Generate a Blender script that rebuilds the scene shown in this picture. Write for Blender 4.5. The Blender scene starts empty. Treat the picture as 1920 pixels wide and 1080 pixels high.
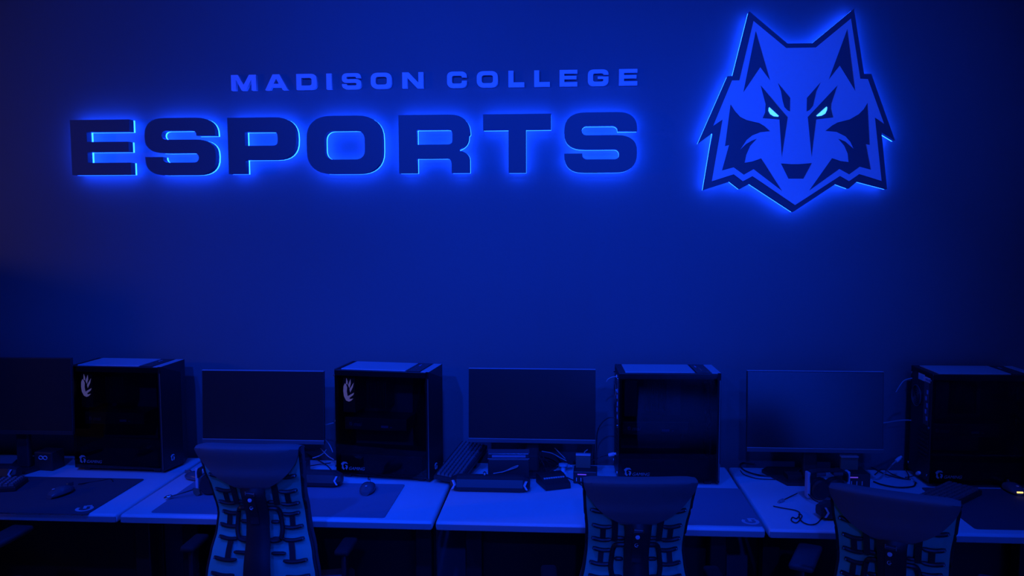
import bpy, bmesh, math, random
from mathutils import Vector, Matrix, Euler
from mathutils.geometry import tessellate_polygon
random.seed(7)
S = bpy.context.scene
C = S.collection
PI = math.pi

# ------------------------------------------------------------------ camera model (surveyed from the photograph)
F, PITCH, YAW, ROLL, CAMH, CAMD = 1541.0955, .0813715, .0688909, -.0026768, 1.85582, 3.774653
cp, sp, cy, sy = math.cos(PITCH), math.sin(PITCH), math.cos(YAW), math.sin(YAW)
FW = Vector((-sy*cp, cy*cp, -sp)); R0 = Vector((cy, sy, 0)); U0 = R0.cross(FW)
RT = math.cos(ROLL)*R0 + math.sin(ROLL)*U0
UP = -math.sin(ROLL)*R0 + math.cos(ROLL)*U0
CAM = Vector((0, -CAMD, CAMH))
def ray(px, py): return FW*F + RT*(px-960) - UP*(py-540)
def at(px, py, Y):
    v = ray(px, py); return CAM + v*((Y+CAMD)/v.y)
def onz(px, py, Z=.74):
    v = ray(px, py); return CAM + v*((Z-CAMH)/v.z)

# ------------------------------------------------------------------ materials
def mat(name, col, rough=.5, metal=0., spec=.5, bump=0., bscale=200., emit=None, es=0., mottle=0.):
    m = bpy.data.materials.new(name); m.use_nodes = True
    n = m.node_tree.nodes; l = m.node_tree.links; b = n['Principled BSDF']
    b.inputs['Base Color'].default_value = (*col, 1); b.inputs['Roughness'].default_value = rough
    b.inputs['Metallic'].default_value = metal; b.inputs['Specular IOR Level'].default_value = spec
    if emit:
        b.inputs['Emission Color'].default_value = (*emit, 1); b.inputs['Emission Strength'].default_value = es
    if bump or mottle:
        tc = n.new('ShaderNodeTexCoord'); nz = n.new('ShaderNodeTexNoise')
        nz.inputs['Scale'].default_value = bscale; nz.inputs['Detail'].default_value = 4
        l.new(tc.outputs['Object'], nz.inputs['Vector'])
        if bump:
            bp = n.new('ShaderNodeBump'); bp.inputs['Strength'].default_value = bump; bp.inputs['Distance'].default_value = .004
            l.new(nz.outputs['Fac'], bp.inputs['Height']); l.new(bp.outputs['Normal'], b.inputs['Normal'])
        if mottle:
            mx = n.new('ShaderNodeMix'); mx.data_type = 'RGBA'
            mx.inputs['A'].default_value = (*[c*(1-mottle) for c in col], 1); mx.inputs['B'].default_value = (*[min(1, c*(1+mottle)) for c in col], 1)
            l.new(nz.outputs['Fac'], mx.inputs['Factor']); l.new(mx.outputs['Result'], b.inputs['Base Color'])
    return m
LED = (.0042, .0500, 1.)
M = dict(
 wall=mat('wall paint', (.125,.13,.14), .55, bump=.12, bscale=90),
 back=mat('rear wall paint', (.6,.6,.62), .8),
 floor=mat('grey carpet', (.34,.34,.36), .95, bump=.5, bscale=400, mottle=.4),
 ceil=mat('ceiling paint', (.10,.10,.11), .9),
 letter=mat('sign face dark', (.085,.085,.10), .5),
 pale=mat('sign face pale', (.80,.80,.82), .45),
 plate=mat('emblem backing', (.075,.075,.09), .5),
 led=mat('led acrylic', (.8,.8,.8), .4, emit=LED, es=17.5),
 eye=mat('lit eye acrylic', (.8,.8,.8), .4, emit=(.03,.20,1.), es=4.2),
 desk=mat('white laminate', (.74,.74,.75), .42, bump=.02, bscale=60),
 legm=mat('desk leg steel', (.02,.02,.022), .5, metal=.3),
 black=mat('black plastic', (.026,.026,.029), .45),
 blackg=mat('black gloss plastic', (.03,.03,.034), .22),
 steel=mat('black steel', (.02,.02,.023), .38),
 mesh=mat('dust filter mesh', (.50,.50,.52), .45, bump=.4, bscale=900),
 rim=mat('grey metal edge', (.22,.22,.23), .35, metal=.8),
 chrome=mat('chrome', (.75,.75,.77), .18, metal=1.),
 screen=mat('matte screen', (.016,.017,.019), .26, spec=1.),
 bezel=mat('monitor bezel', (.028,.028,.03), .4),
 bezellit=mat('monitor lit edge', (.42,.42,.44), .4),  # paler than the bezel: light on its upper edges put into the colour
 chin=mat('monitor chin', (.085,.085,.09), .4),
 padgrey=mat('blue grey pad cloth', (.22,.24,.30), .9, bump=.2, bscale=1500),
 mousepad=mat('mouse pad cloth', (.075,.078,.095), .9, bump=.2, bscale=1500),
 logo=mat('printed pale mark', (.62,.62,.66), .5),
 emblem=mat('silver emblem print', (.72,.72,.76), .35),
 fabric=mat('dark chair fabric', (.17,.15,.16), .95, bump=.35, bscale=1200),
 cyan=mat('cyan back fabric', (.11,.56,.40), .65, bump=.25, bscale=700, mottle=.12),
 grip=mat('charcoal plastic', (.026,.024,.028), .42),
 key=mat('keycaps', (.13,.13,.14), .4),
 mouse=mat('grey mouse shell', (.10,.11,.13), .22),
 plug=mat('pale metal plug', (.62,.62,.66), .3),
 fork=mat('pale fork metal', (.55,.53,.58), .35),
 edge=mat('grey edge band', (.30,.29,.31), .45),
 padlit=mat('arm pad', (.055,.055,.06), .5),  # lit copy of the arm pad, light put into the colour
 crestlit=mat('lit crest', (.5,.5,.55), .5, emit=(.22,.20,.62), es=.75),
 legend=mat('key legends', (.55,.55,.57), .5),
 pcb=mat('circuit board', (.11,.115,.13), .5),
 gpu=mat('graphics shroud', (.055,.055,.06), .35),
 print=mat('grey print', (.26,.26,.29), .5),
 sticker=mat('white sticker', (.8,.8,.82), .5),
 cable=mat('black cable rubber', (.018,.018,.02), .45),
 cablel=mat('grey cable jacket', (.30,.30,.32), .4),
 tan=mat('brown leatherette', (.16,.11,.08), .6),
 amber=mat('amber led', (.8,.6,.2), .4, emit=(1.,.62,.14), es=1.6),
 padshade=mat('shaded arm pad rubber', (.012,.012,.013), .8),  # shaded copy of the arm pad, shade put into the colour
 pink=mat('status bar', (.5,.25,.6), .4, emit=(.30,.10,.75), es=.30),
 port=mat('port blue', (.15,.3,.5), .4),
)
def glass_mat():
    m = bpy.data.materials.new('tinted glass'); m.use_nodes = True; t = m.node_tree
    for x in list(t.nodes): t.nodes.remove(x)
    o = t.nodes.new('ShaderNodeOutputMaterial'); mx = t.nodes.new('ShaderNodeMixShader'); tr = t.nodes.new('ShaderNodeBsdfTransparent')
    g = t.nodes.new('ShaderNodeBsdfGlossy'); fr = t.nodes.new('ShaderNodeFresnel')
    tr.inputs['Color'].default_value = (.55,.55,.58,1); g.inputs['Roughness'].default_value = .03; fr.inputs['IOR'].default_value = 1.5
    t.links.new(fr.outputs[0], mx.inputs[0]); t.links.new(tr.outputs[0], mx.inputs[1]); t.links.new(g.outputs[0], mx.inputs[2]); t.links.new(mx.outputs[0], o.inputs[0])
    return m
M['glass'] = glass_mat()

# ------------------------------------------------------------------ mesh helpers
class MB:
    def __init__(s): s.bm = bmesh.new()
    def _xf(s, vs, m):
        if m is not None:
            for v in vs: v.co = m @ v.co
        return s
    def box(s, a, b, bev=0., seg=2, m=None):
        t = bmesh.new(); bmesh.ops.create_cube(t, size=1)
        ce = [(a[i]+b[i])/2 for i in range(3)]; sz = [abs(b[i]-a[i]) for i in range(3)]
        for v in t.verts: v.co = Vector((v.co.x*sz[0]+ce[0], v.co.y*sz[1]+ce[1], v.co.z*sz[2]+ce[2]))
        if bev: bmesh.ops.bevel(t, geom=t.edges[:], offset=min(bev, min(sz)*.49), segments=seg, profile=.5, affect='EDGES')
        return s._add(t, m)
    def _add(s, t, m=None):
        if m is not None: t.transform(m)
        me = bpy.data.meshes.new('tmp'); t.to_mesh(me); t.free(); s.bm.from_mesh(me); bpy.data.meshes.remove(me); return s
    def prism(s, loops, f, d0, d1):
        """loops: outline then holes, 2D; f(u, v, d) -> 3D point; solid between depths d0 and d1"""
        L = [[Vector((p[0], p[1], 0)) for p in lp] for lp in loops]
        tris = tessellate_polygon(L); flat = [p for lp in L for p in lp]
        A = [s.bm.verts.new(f(p.x, p.y, d0)) for p in flat]; B = [s.bm.verts.new(f(p.x, p.y, d1)) for p in flat]
        for t in tris:
            for V in (A, B):
                try: s.bm.faces.new([V[i] for i in t])
                except ValueError: pass
        k = 0
        for lp in L:
            n = len(lp)
            for i in range(n):
                a, b = k+i, k+(i+1) % n
                try: s.bm.faces.new([A[a], A[b], B[b], B[a]])
                except ValueError: pass
            k += n
        return s
    def tube(s, pts, r, n=8, cap=True):
        pts = [Vector(p) for p in pts]; rings = []
        for i, p in enumerate(pts):
            d = (pts[min(i+1, len(pts)-1)] - pts[max(i-1, 0)]).normalized()
            ref = Vector((0,0,1)) if abs(d.z) < .9 else Vector((1,0,0))
            a = d.cross(ref).normalized(); b = d.cross(a)
            rr = r[i] if isinstance(r, (list, tuple)) else r
            rings.append([s.bm.verts.new(p + a*math.cos(2*PI*k/n)*rr + b*math.sin(2*PI*k/n)*rr) for k in range(n)])
        for i in range(len(rings)-1):
            for k in range(n):
                s.bm.faces.new([rings[i][k], rings[i][(k+1)%n], rings[i+1][(k+1)%n], rings[i+1][k]])
        if cap: s.bm.faces.new(rings[0][::-1]); s.bm.faces.new(rings[-1])
        return s
    def loft(s, rings, cap=True, closed=True):
        R = [[s.bm.verts.new(p) for p in r] for r in rings]; n = len(R[0])
        for i in range(len(R)-1):
            for k in range(n if closed else n-1):
                s.bm.faces.new([R[i][k], R[i][(k+1)%n], R[i+1][(k+1)%n], R[i+1][k]])
        if cap and closed: s.bm.faces.new(R[0][::-1]); s.bm.faces.new(R[-1])
        return s
    def lathe(s, prof, c=(0,0,0), n=20, m=None):
        t = MB(); t.loft([[Vector((c[0]+r*math.cos(2*PI*k/n), c[1]+r*math.sin(2*PI*k/n), c[2]+z)) for k in range(n)] for r, z in prof])
        me = bpy.data.meshes.new('tmp')
        if m is not None: t.bm.transform(m)
        t.bm.to_mesh(me); t.bm.free(); s.bm.from_mesh(me); bpy.data.meshes.remove(me); return s
    def sheet(s, P, th, nrm):
        """grid of points P[i][j] thickened by th along nrm(i, j)"""
        a = [[s.bm.verts.new(p) for p in r] for r in P]
        b = [[s.bm.verts.new(P[i][j] + nrm(i, j)*th) for j in range(len(P[0]))] for i in range(len(P))]
        ni, nj = len(P), len(P[0])
        for i in range(ni-1):
            for j in range(nj-1):
                s.bm.faces.new([a[i][j], a[i][j+1], a[i+1][j+1], a[i+1][j]]); s.bm.faces.new([b[i][j], b[i+1][j], b[i+1][j+1], b[i][j+1]])
        for i in range(ni-1):
            for j in (0, nj-1): s.bm.faces.new([a[i][j], a[i+1][j], b[i+1][j], b[i][j]])
        for j in range(nj-1):
            for i in (0, ni-1): s.bm.faces.new([a[i][j], a[i][j+1], b[i][j+1], b[i][j]])
        return s
    def build(s, name, m, parent=None, smooth=False, label=None):
        bmesh.ops.recalc_face_normals(s.bm, faces=s.bm.faces)
        me = bpy.data.meshes.new(name); s.bm.to_mesh(me); s.bm.free()
        me.materials.append(M[m] if isinstance(m, str) else m)
        if smooth:
            me.polygons.foreach_set('use_smooth', [True]*len(me.polygons))
            me.set_sharp_from_angle(angle=math.radians(38))
        o = bpy.data.objects.new(name, me); C.objects.link(o)
        if parent: o.parent = parent
        if label: o['label'] = label
        return o
def thing(name, label, cat, loc=(0,0,0), rz=0., group=None):
    o = bpy.data.objects.new(name, None); o.empty_display_size = .05; C.objects.link(o)
    o.location = loc; o.rotation_euler = (0, 0, rz); return tag(o, label, cat, group)
def tag(o, label, cat, group=None):
    o['label'] = label; o['category'] = cat
    if group: o['group'] = group
    return o
def struct(o): o['kind'] = 'structure'; return o
def rot(axis, a): return Matrix.Rotation(a, 4, axis)
def tr(*v): return Matrix.Translation(Vector(v))
def text_mesh(txt, size, depth=.0006, shear=0.):
    cu = bpy.data.curves.new('t', 'FONT'); cu.body = txt; cu.size = size; cu.extrude = depth; cu.shear = shear
    o = bpy.data.objects.new('t', cu); C.objects.link(o)
    dg = bpy.context.evaluated_depsgraph_get(); me = bpy.data.meshes.new_from_object(o.evaluated_get(dg))
    bpy.data.objects.remove(o); bpy.data.curves.remove(cu); return me
def add_text(mb, txt, size, m, shear=0., depth=.0006):
    me = text_mesh(txt, size, depth, shear); me.transform(m); mb.bm.from_mesh(me); bpy.data.meshes.remove(me)
def spline(pts, n=10):
    P = [Vector(p) for p in pts]; P = [P[0]*2-P[1]] + P + [P[-1]*2-P[-2]]; out = []
    for i in range(1, len(P)-2):
        for k in range(n):
            t = k/n; a, b, c, d = P[i-1], P[i], P[i+1], P[i+2]
            out.append(.5*((2*b) + (c-a)*t + (2*a-5*b+4*c-d)*t*t + (3*b-a-3*c+d)*t**3))
    out.append(P[-2]); return out

# ------------------------------------------------------------------ the setting
XL, XR, YB, ZC = -5.2, 4.6, -7.4, 3.3
struct(MB().box((XL-.1, 0, 0), (XR+.1, .1, ZC)).build('wall_back', 'wall'))
struct(MB().box((XL-.1, YB-.1, 0), (XR+.1, YB, ZC)).build('wall_front', 'back'))
struct(MB().box((XL-.1, YB, 0), (XL, 0, ZC)).build('wall_left', 'wall'))
struct(MB().box((XR, YB, 0), (XR+.1, 0, ZC)).build('wall_right', 'wall'))
struct(MB().box((XL-.1, YB-.1, -.1), (XR+.1, .1, 0)).build('floor', 'floor'))
struct(MB().box((XL-.1, YB-.1, ZC), (XR+.1, .1, ZC+.1)).build('ceiling', 'ceil'))
struct(MB().box((XL, -.012, 0), (XR, 0, .10), .004).build('baseboard_back', 'black'))
struct(MB().box((-3.42, -1.15, 0), (-3.34, 0, 1.76), .01).build('shadow_partition', 'wall'))  # unseen partition added to cast the shadow line on the left of the wall

# ------------------------------------------------------------------ glyphs (unit box, x to the right, z up)
def corner(cx, cz, rx, rz, a0, a1, n=9, e=2.5):
    o = []
    for i in range(n):
        a = math.radians(a0 + (a1-a0)*i/(n-1)); c, s_ = math.cos(a), math.sin(a)
        o.append((cx + rx*math.copysign(abs(c)**(2/e), c), cz + rz*math.copysign(abs(s_)**(2/e), s_)))
    return o
def rrect(x0, z0, x1, z1, rx, rz, e=2.4):
    return (corner(x1-rx, z1-rz, rx, rz, 90, 0, e=e) + corner(x1-rx, z0+rz, rx, rz, 0, -90, e=e)
          + corner(x0+rx, z0+rz, rx, rz, -90, -180, e=e) + corner(x0+rx, z1-rz, rx, rz, 180, 90, e=e))
def gE(tx, tz, m0, m1, wm):
    return [[(0,0),(1,0),(1,tz),(tx,tz),(tx,m0),(wm,m0),(wm,m1),(tx,m1),(tx,1-tz),(1,1-tz),(1,1),(0,1)]]
def gS():
    T = lambda P: [(x, 1-t) for x, t in P]
    o = T([(1,.316)]) + corner(.72, .70, .28, .30, 0, 90) + corner(.30, .68, .30, .32, 90, 180) + corner(.30, .66, .30, .276, 180, 270)
    o += T([(.70,.616)]) + corner(.70, .302, .06, .082, 90, -90, 7, 2)
    o += T([(.34,.78)]) + corner(.32, .29, .07, .07, -90, -180, 5, 2) + T([(.25,.68),(0,.68)])
    o += corner(.28, .30, .28, .30, 180, 270) + corner(.70, .32, .30, .32, -90, 0) + corner(.70, .345, .30, .276, 0, 90)
    o += T([(.30,.379)]) + corner(.30, .699, .06, .078, -90, -270, 7, 2)
    o += T([(.66,.223)]) + corner(.665, .705, .07, .072, 90, 0, 5, 2) + T([(.735,.316)])
    return [o]
def gP():
    o = [(0,0),(0,1)] + corner(.68, .64, .32, .36, 90, 0) + corner(.68, .61, .32, .362, 0, -90) + [(.25,.248),(.25,0)]
    h = [(.25,.50),(.25,.745)] + corner(.655, .665, .075, .08, 90, 0, 5) + corner(.655, .58, .075, .08, 0, -90, 5)
    return [o, h]
def gR():
    o = [(0,0),(0,1)] + corner(.70, .66, .30, .34, 90, 0) + corner(.70, .63, .28, .25, 0, -62) + [(.845,.385)] + corner(.845, .23, .145, .15, 80, 0, 6, 2)
    o += [(.99,0),(.742,0),(.742,.17)] + corner(.68, .17, .06, .08, 0, 90, 5, 2) + [(.25,.25),(.25,0)]
    h = [(.25,.49),(.25,.745)] + corner(.685, .67, .07, .075, 90, 0, 5) + corner(.685, .565, .07, .075, 0, -90, 5)
    return [o, h]
def gO(): return [rrect(0, 0, 1, 1, .34, .40), rrect(.232, .25, .768, .745, .13, .17)]
def gT(): return [[(.375,0),(.63,0),(.63,.735),(1,.735),(1,1),(0,1),(0,.735),(.375,.735)]]
def gM(): return [[(0,0),(0,1),(.28,1),(.5,.36),(.72,1),(1,1),(1,0),(.81,0),(.81,.70),(.59,0),(.41,0),(.19,.70),(.19,0)]]
def gA(): return [[(0,0),(.34,1),(.64,1),(1,0),(.77,0),(.71,.18),(.29,.18),(.23,0)], [(.385,.40),(.49,.72),(.60,.40)]]
def gD(): return [[(0,0),(0,1)] + corner(.68, .66, .32, .34, 90, 0) + corner(.68, .34, .32, .34, 0, -90), [(.25,.26),(.25,.74)] + corner(.62, .60, .13, .14, 90, 0, 5) + corner(.62, .40, .13, .14, 0, -90, 5)]
def gI(): return [[(0,0),(0,1),(1,1),(1,0)]]
def gN(): return [[(0,0),(0,1),(.30,1),(.765,.34),(.765,1),(1,1),(1,0),(.70,0),(.235,.66),(.235,0)]]
def gL(): return [[(0,0),(1,0),(1,.27),(.32,.27),(.32,1),(0,1)]]
def gC():
    return [[(1,.62)] + corner(.68, .66, .32, .34, 0, 90) + corner(.32, .66, .32, .34, 90, 180) + corner(.32, .34, .32, .34, 180, 270) + corner(.68, .34, .32, .34, -90, 0)
            + [(1,.42),(.75,.42)] + corner(.64, .36, .11, .11, 0, -90, 4) + corner(.37, .37, .12, .12, -90, -180, 5) + corner(.37, .62, .12, .12, 180, 90, 5) + corner(.64, .65, .11, .09, 90, 0, 4) + [(.75,.62)]]
def gG():
    return [[(1,.66)] + corner(.68, .68, .32, .32, 0, 90) + corner(.32, .66, .32, .34, 90, 180) + corner(.32, .34, .32, .34, 180, 270) + corner(.68, .32, .32, .32, -90, 0)
            + [(1,.56),(.48,.56),(.48,.40),(.75,.40)] + corner(.64, .33, .11, .09, 0, -90, 4) + corner(.37, .36, .12, .12, -90, -180, 5) + corner(.37, .63, .12, .12, 180, 90, 5) + corner(.64, .69, .11, .07, 90, 0, 4) + [(.75,.66)]]
def wallf(x0, z0, w, h): return lambda u, v, d: Vector((x0+u*w, d, z0+v*h))
big = [('E', gE(.275,.22,.415,.60,.975), -2.308, -2.024, 2.0745, 2.3275, 'dark halo-lit letter E that starts the big lower word'),
       ('S', gS(), -1.953, -1.618, 2.071, 2.332, 'dark halo-lit letter S between the big E and the big P'),
       ('P', gP(), -1.559, -1.240, 2.0745, 2.3295, 'dark halo-lit letter P, third letter of the big lower word'),
       ('O', gO(), -1.191, -.842, 2.071, 2.333, 'dark halo-lit letter O with a wide glowing counter in the big word'),
       ('R', gR(), -.767, -.444, 2.0725, 2.3325, 'dark halo-lit letter R between the big O and the big T'),
       ('T', gT(), -.384, -.080, 2.0715, 2.3315, 'dark halo-lit letter T, second last of the big lower word'),
       ('S', gS(), -.021, .301, 2.070, 2.335, 'dark halo-lit letter S that ends the big word, nearest the wolf emblem')]
for n, g, xa, xb, za, zb, lab in big:
    KD = (CAMD-.083)/(CAMD-.065)
    xa *= KD; xb *= KD; za = CAMH+(za-CAMH)*KD; zb = CAMH+(zb-CAMH)*KD
    t = thing('sign_letter', lab, 'sign letter', ((xa+xb)/2, 0, za), 0, 'big halo-lit letters on the blue wall')
    f = wallf(xa-(xa+xb)/2, 0, xb-xa, zb-za)
    MB().prism(g, f, -.083, -.043).build('letter_face', 'letter', t)
    MB().prism(g, f, -.043, -.029).build('light_guide', 'led', t, label='glowing cyan blue edge behind the letter')
small = [('M',gM,-1.5536,-1.4357,'pale small letter M that starts the upper line of wall letters'),
 ('A',gA,-1.3938,-1.287,'pale small letter A, second in the upper line'),
 ('D',gD,-1.2469,-1.152,'pale small letter D, third in the upper line'),
 ('I',gI,-1.1069,-1.0821,'pale small letter I, the narrowest of the upper line'),
 ('S',gS,-1.0346,-.9456,'pale small letter S in the upper line'),
 ('O',gO,-.9009,-.8045,'pale small letter O before the N in the upper line'),
 ('N',gN,-.756,-.6592,'pale small letter N that ends the first word of the upper line'),
 ('C',gC,-.5509,-.4613,'pale small letter C that starts the second word of the upper line'),
 ('O',gO,-.4159,-.3203,'pale small letter O after the C in the upper line'),
 ('L',gL,-.2726,-.2015,'pale small letter L, first of two neighbouring Ls, beside the O'),
 ('L',gL,-.1565,-.0866,'pale small letter L, second of two neighbouring Ls, beside the E'),
 ('E',lambda: gE(.27,.24,.41,.63,.95),-.0428,.0366,'pale small letter E between the L and the G'),
 ('G',gG,.0837,.1751,'pale small letter G in the upper line'),
 ('E',lambda: gE(.27,.24,.41,.63,.95),.222,.3031,'pale small letter E that ends the upper line of wall letters')]
for n, g, xa, xb, lab in small:
    o = MB().prism(g(), wallf(xa-(xa+xb)/2, 0, xb-xa, .0708), -.022, -.0002).build('sign_letter', 'pale')
    o.location = ((xa+xb)/2, 0, 2.4582)
    tag(o, lab, 'sign letter', 'small pale letters of the upper line')

# ------------------------------------------------------------------ wolf head emblem
YP = -.070
def wp(px): 
    return [(lambda q: (q.x, q.z))(at(x, y, YP)) for x, y in px]
outline = [(1405.3,21.4),(1476.6,81.5),(1523.2,81),(1601.2,16.3),(1620.2,138.5),(1633.8,138.5),(1678.3,263.8),(1653,248.5),(1663.3,354.6),(1607.5,340),(1591.5,353.5),(1567.5,344.6),(1487,397.5),(1406,344.5),(1387,354.5),(1369,340.5),(1319,356.5),(1337,249),(1309.4,269),(1365,142.5),(1374.8,142.2)]
face = [(1412.4,40.1),(1473.5,90.6),(1528.9,89.6),(1594.5,35.6),(1612,148.1),(1626.3,148.7),(1656.5,232.5),(1639.4,220.6),(1651.9,339.4),(1610.2,326.5),(1591,339.8),(1574.2,330),(1490,384.6),(1410.4,330.4),(1392.3,340),(1375.4,326.9),(1334.4,340),(1354.6,224.2),(1337,236.3),(1372.2,151.3),(1385.9,151.2)]
holes = [
 [(1416.5,58.1),(1443.6,151.8),(1425,126.7),(1393,174.2)],
 [(1588,54.6),(1602.8,171.1),(1573.7,123.9),(1552.7,150.3)],
 [(1457.5,155.3),(1481.1,184),(1480.6,209.6),(1475.6,207.1),(1470,201.1),(1466.8,190),(1463.5,171.5)],
 [(1538.5,153.9),(1512.1,184),(1511.5,209.6),(1518.1,206.2),(1524.2,198.3),(1526.5,188.1),(1530.2,171.5)],
 [(1425.6,160.4),(1476.7,220.4),(1465.2,295.6),(1460.6,224.5),(1429.3,221.9),(1433.9,211.3),(1434.8,195.6),(1431,181.7)],
 [(1570,159.9),(1558.4,194.6),(1558,203.9),(1562.1,220.6),(1529.9,224.3),(1521,295.6),(1513.7,219.8)],
 [(1369.2,195.6),(1378.1,209.2),(1387.5,219.6),(1400,225.8),(1422.9,231),(1433.3,237.3),(1443.3,246.3),(1425,248.3),(1410.4,254),(1400,262.3),(1387.9,280.4),(1397.9,270.6),(1408.3,264.4),(1418.8,260.2),(1406.3,273.8),(1399,290.4),(1395.8,305.4),(1410.4,302.9),(1426.7,297.1),(1465.6,358.1),(1412.5,317.5),(1394.2,327.9),(1375,314),(1353.1,320),(1366.3,272.3),(1358.8,274.4)],
 [(1625.8,192.9),(1630,272.1),(1623.1,270.6),(1632.1,318.5),(1611.3,312.9),(1591.5,327.3),(1573.1,317.1),(1515.8,358.1),(1559.2,296.7),(1575.8,302.3),(1590,304),(1588.3,288.3),(1582.1,273.8),(1570.6,260.2),(1584.2,265.8),(1599.2,279),(1593.5,266.5),(1584.2,256),(1567.5,247.7),(1546.7,245.8),(1559.2,235.8),(1569.6,230),(1592.5,224.2),(1609.2,214.4),(1618.5,205)],
 [(1463.5,306.7),(1483.3,308.1),(1496.7,308.1),(1521.7,306),(1506,335.2),(1477.5,335.2)]]
eyes = [[(1442.2,201.1),(1459.8,217.3),(1458.9,218.9),(1450.6,218),(1444.1,214.1),(1440.8,208.1),(1441.1,203)],
        [(1549.2,200.2),(1550.6,201.1),(1550.1,206.7),(1546.9,213.1),(1540.4,216.9),(1531.6,218.2),(1530.6,216.9)]]
wc = at(1491, 200, YP)
t = thing('wolf_emblem', 'large halo-lit wolf head emblem on the wall, with glowing eyes', 'wall emblem', (wc.x, 0, wc.z))
fw = lambda u, v, d: Vector((u-wc.x, d, v-wc.z))
MB().prism([wp(outline)], fw, YP, YP+.030).build('backing_plate', 'plate', t)
MB().prism([wp(outline)], fw, YP+.030, YP+.042).build('light_guide', 'led', t, label='glowing cyan blue edge behind the plate')
MB().prism([wp(face)]+[wp(h) for h in holes], fw, YP-.007, YP-.0002).build('face_panel', 'pale', t, label='pale blue-lit wolf face with dark cut-outs')
for px, py in ((1440,120),(1560,120),(1360,330),(1620,330),(1490,370)):
    q = at(px, py, -.02); MB().tube([(q.x-wc.x, -.029, q.z-wc.z), (q.x-wc.x, 0, q.z-wc.z)], .006, 8).build('mounting_pin', 'black', t)
for e in eyes: MB().prism([wp(e)], fw, YP-.003, YP-.0004).build('eye', 'eye', t, label='glowing cyan eye')

# ------------------------------------------------------------------ desks
X0, DW, DY0, DY1, DZ = -.4985, 1.22, -.82, -.06, .74
desk_labels = ['white desk at the far left with a long mouse pad at its front', 'white desk behind the chair with a wide mouse pad, next to the leftmost desk',
               'white desk in the middle with a bare white front', 'white desk below the monitor beside the wolf side, littered with cables', 'white desk at the far right under the dark computer']
for k in range(5):
    xa = X0 + DW*(k-2) + .006; xb = xa + DW - .012; w = xb-xa
    t = thing('desk', desk_labels[k], 'desk', ((xa+xb)/2, (DY0+DY1)/2, 0), 0, 'row of white desks along the wall')
    hd = (DY1-DY0)/2
    MB().box((-w/2, -hd, DZ-.036), (w/2, hd, DZ), .011, 3).build('desk_top', 'desk', t, smooth=True)
    MB().box((-w/2+.004, -hd-.0012, DZ-.031), (w/2-.004, -hd+.02, DZ-.010), .001).build('edge_band', 'edge', t, label='grey edge band along the front')
    for sx in (-1, 1):
        MB().box((sx*(w/2-.10)-.035, -.02, .05), (sx*(w/2-.10)+.035, .05, DZ-.036), .006).build('leg', 'legm', t)
        MB().box((sx*(w/2-.10)-.035, -hd+.06, .012), (sx*(w/2-.10)+.035, hd-.04, .05), .008).build('foot', 'legm', t)
    MB().box((-w/2+.07, .10, .16), (w/2-.07, .12, DZ-.036), .003).build('underdesk_shade', 'legm', t)  # dark sheet added to keep the space under the desk black

# ------------------------------------------------------------------ mouse pads
def g_mark(px, pz, s, a):
    """round G mark with an arrow bar"""
    ang = [math.radians(v) for v in range(50, 311, 13)]
    o = [(math.cos(v), math.sin(v)) for v in ang] + [(.62*math.cos(v), .62*math.sin(v)) for v in ang[::-1]]
    bar = [(-.05,.16),(1.0,.16),(1.0,-.75),(.66,-.75),(.66,-.2),(-.05,-.2)]
    f = lambda P: [(px + s*(x*math.cos(a)-y*math.sin(a)), pz + s*(x*math.sin(a)+y*math.cos(a))) for x, y in P]
    return f(o), f(bar)
def pad(label, x0, x1, y0, y1, mark=None, rz=0., m='mousepad'):
    cx, cy_ = (x0+x1)/2, (y0+y1)/2
    t = thing('mouse_pad', label, 'mouse pad', (cx, cy_, DZ), rz, 'cloth mouse pads on the desks')
    w, h = (x1-x0)/2, (y1-y0)/2
    MB().prism([rrect(-w, -h, w, h, .012, .012, 2)], lambda u, v, d: Vector((u, v, d)), .0003, .0032).build('cloth', m, t)
    if mark:
        mb = MB()
        for P in g_mark(*mark): mb.prism([P], lambda u, v, d: Vector((u, v, d)), .0033, .0036)
        mb.build('printed_mark', 'logo', t, label='pale round printed mark')
    return t
pad('dark mouse pad on the leftmost desk, pale mark at its corner', -2.74, -1.835, -.832, -.40, (.408, -.158, .033, 2.0))
pad('wide dark mouse pad on the desk behind the tall-backed chair, with a mouse', -1.602, -.69, -.797, -.405, m='padgrey')
pad('dark mouse pad on the middle desk with a pale mark near the seam', .255, .712, -.797, -.375, (.192, -.168, .032, 1.62), m='padgrey')
pad('dark mouse pad on the far right desk under a keyboard', 1.47, 2.36, -.775, -.315)

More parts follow.
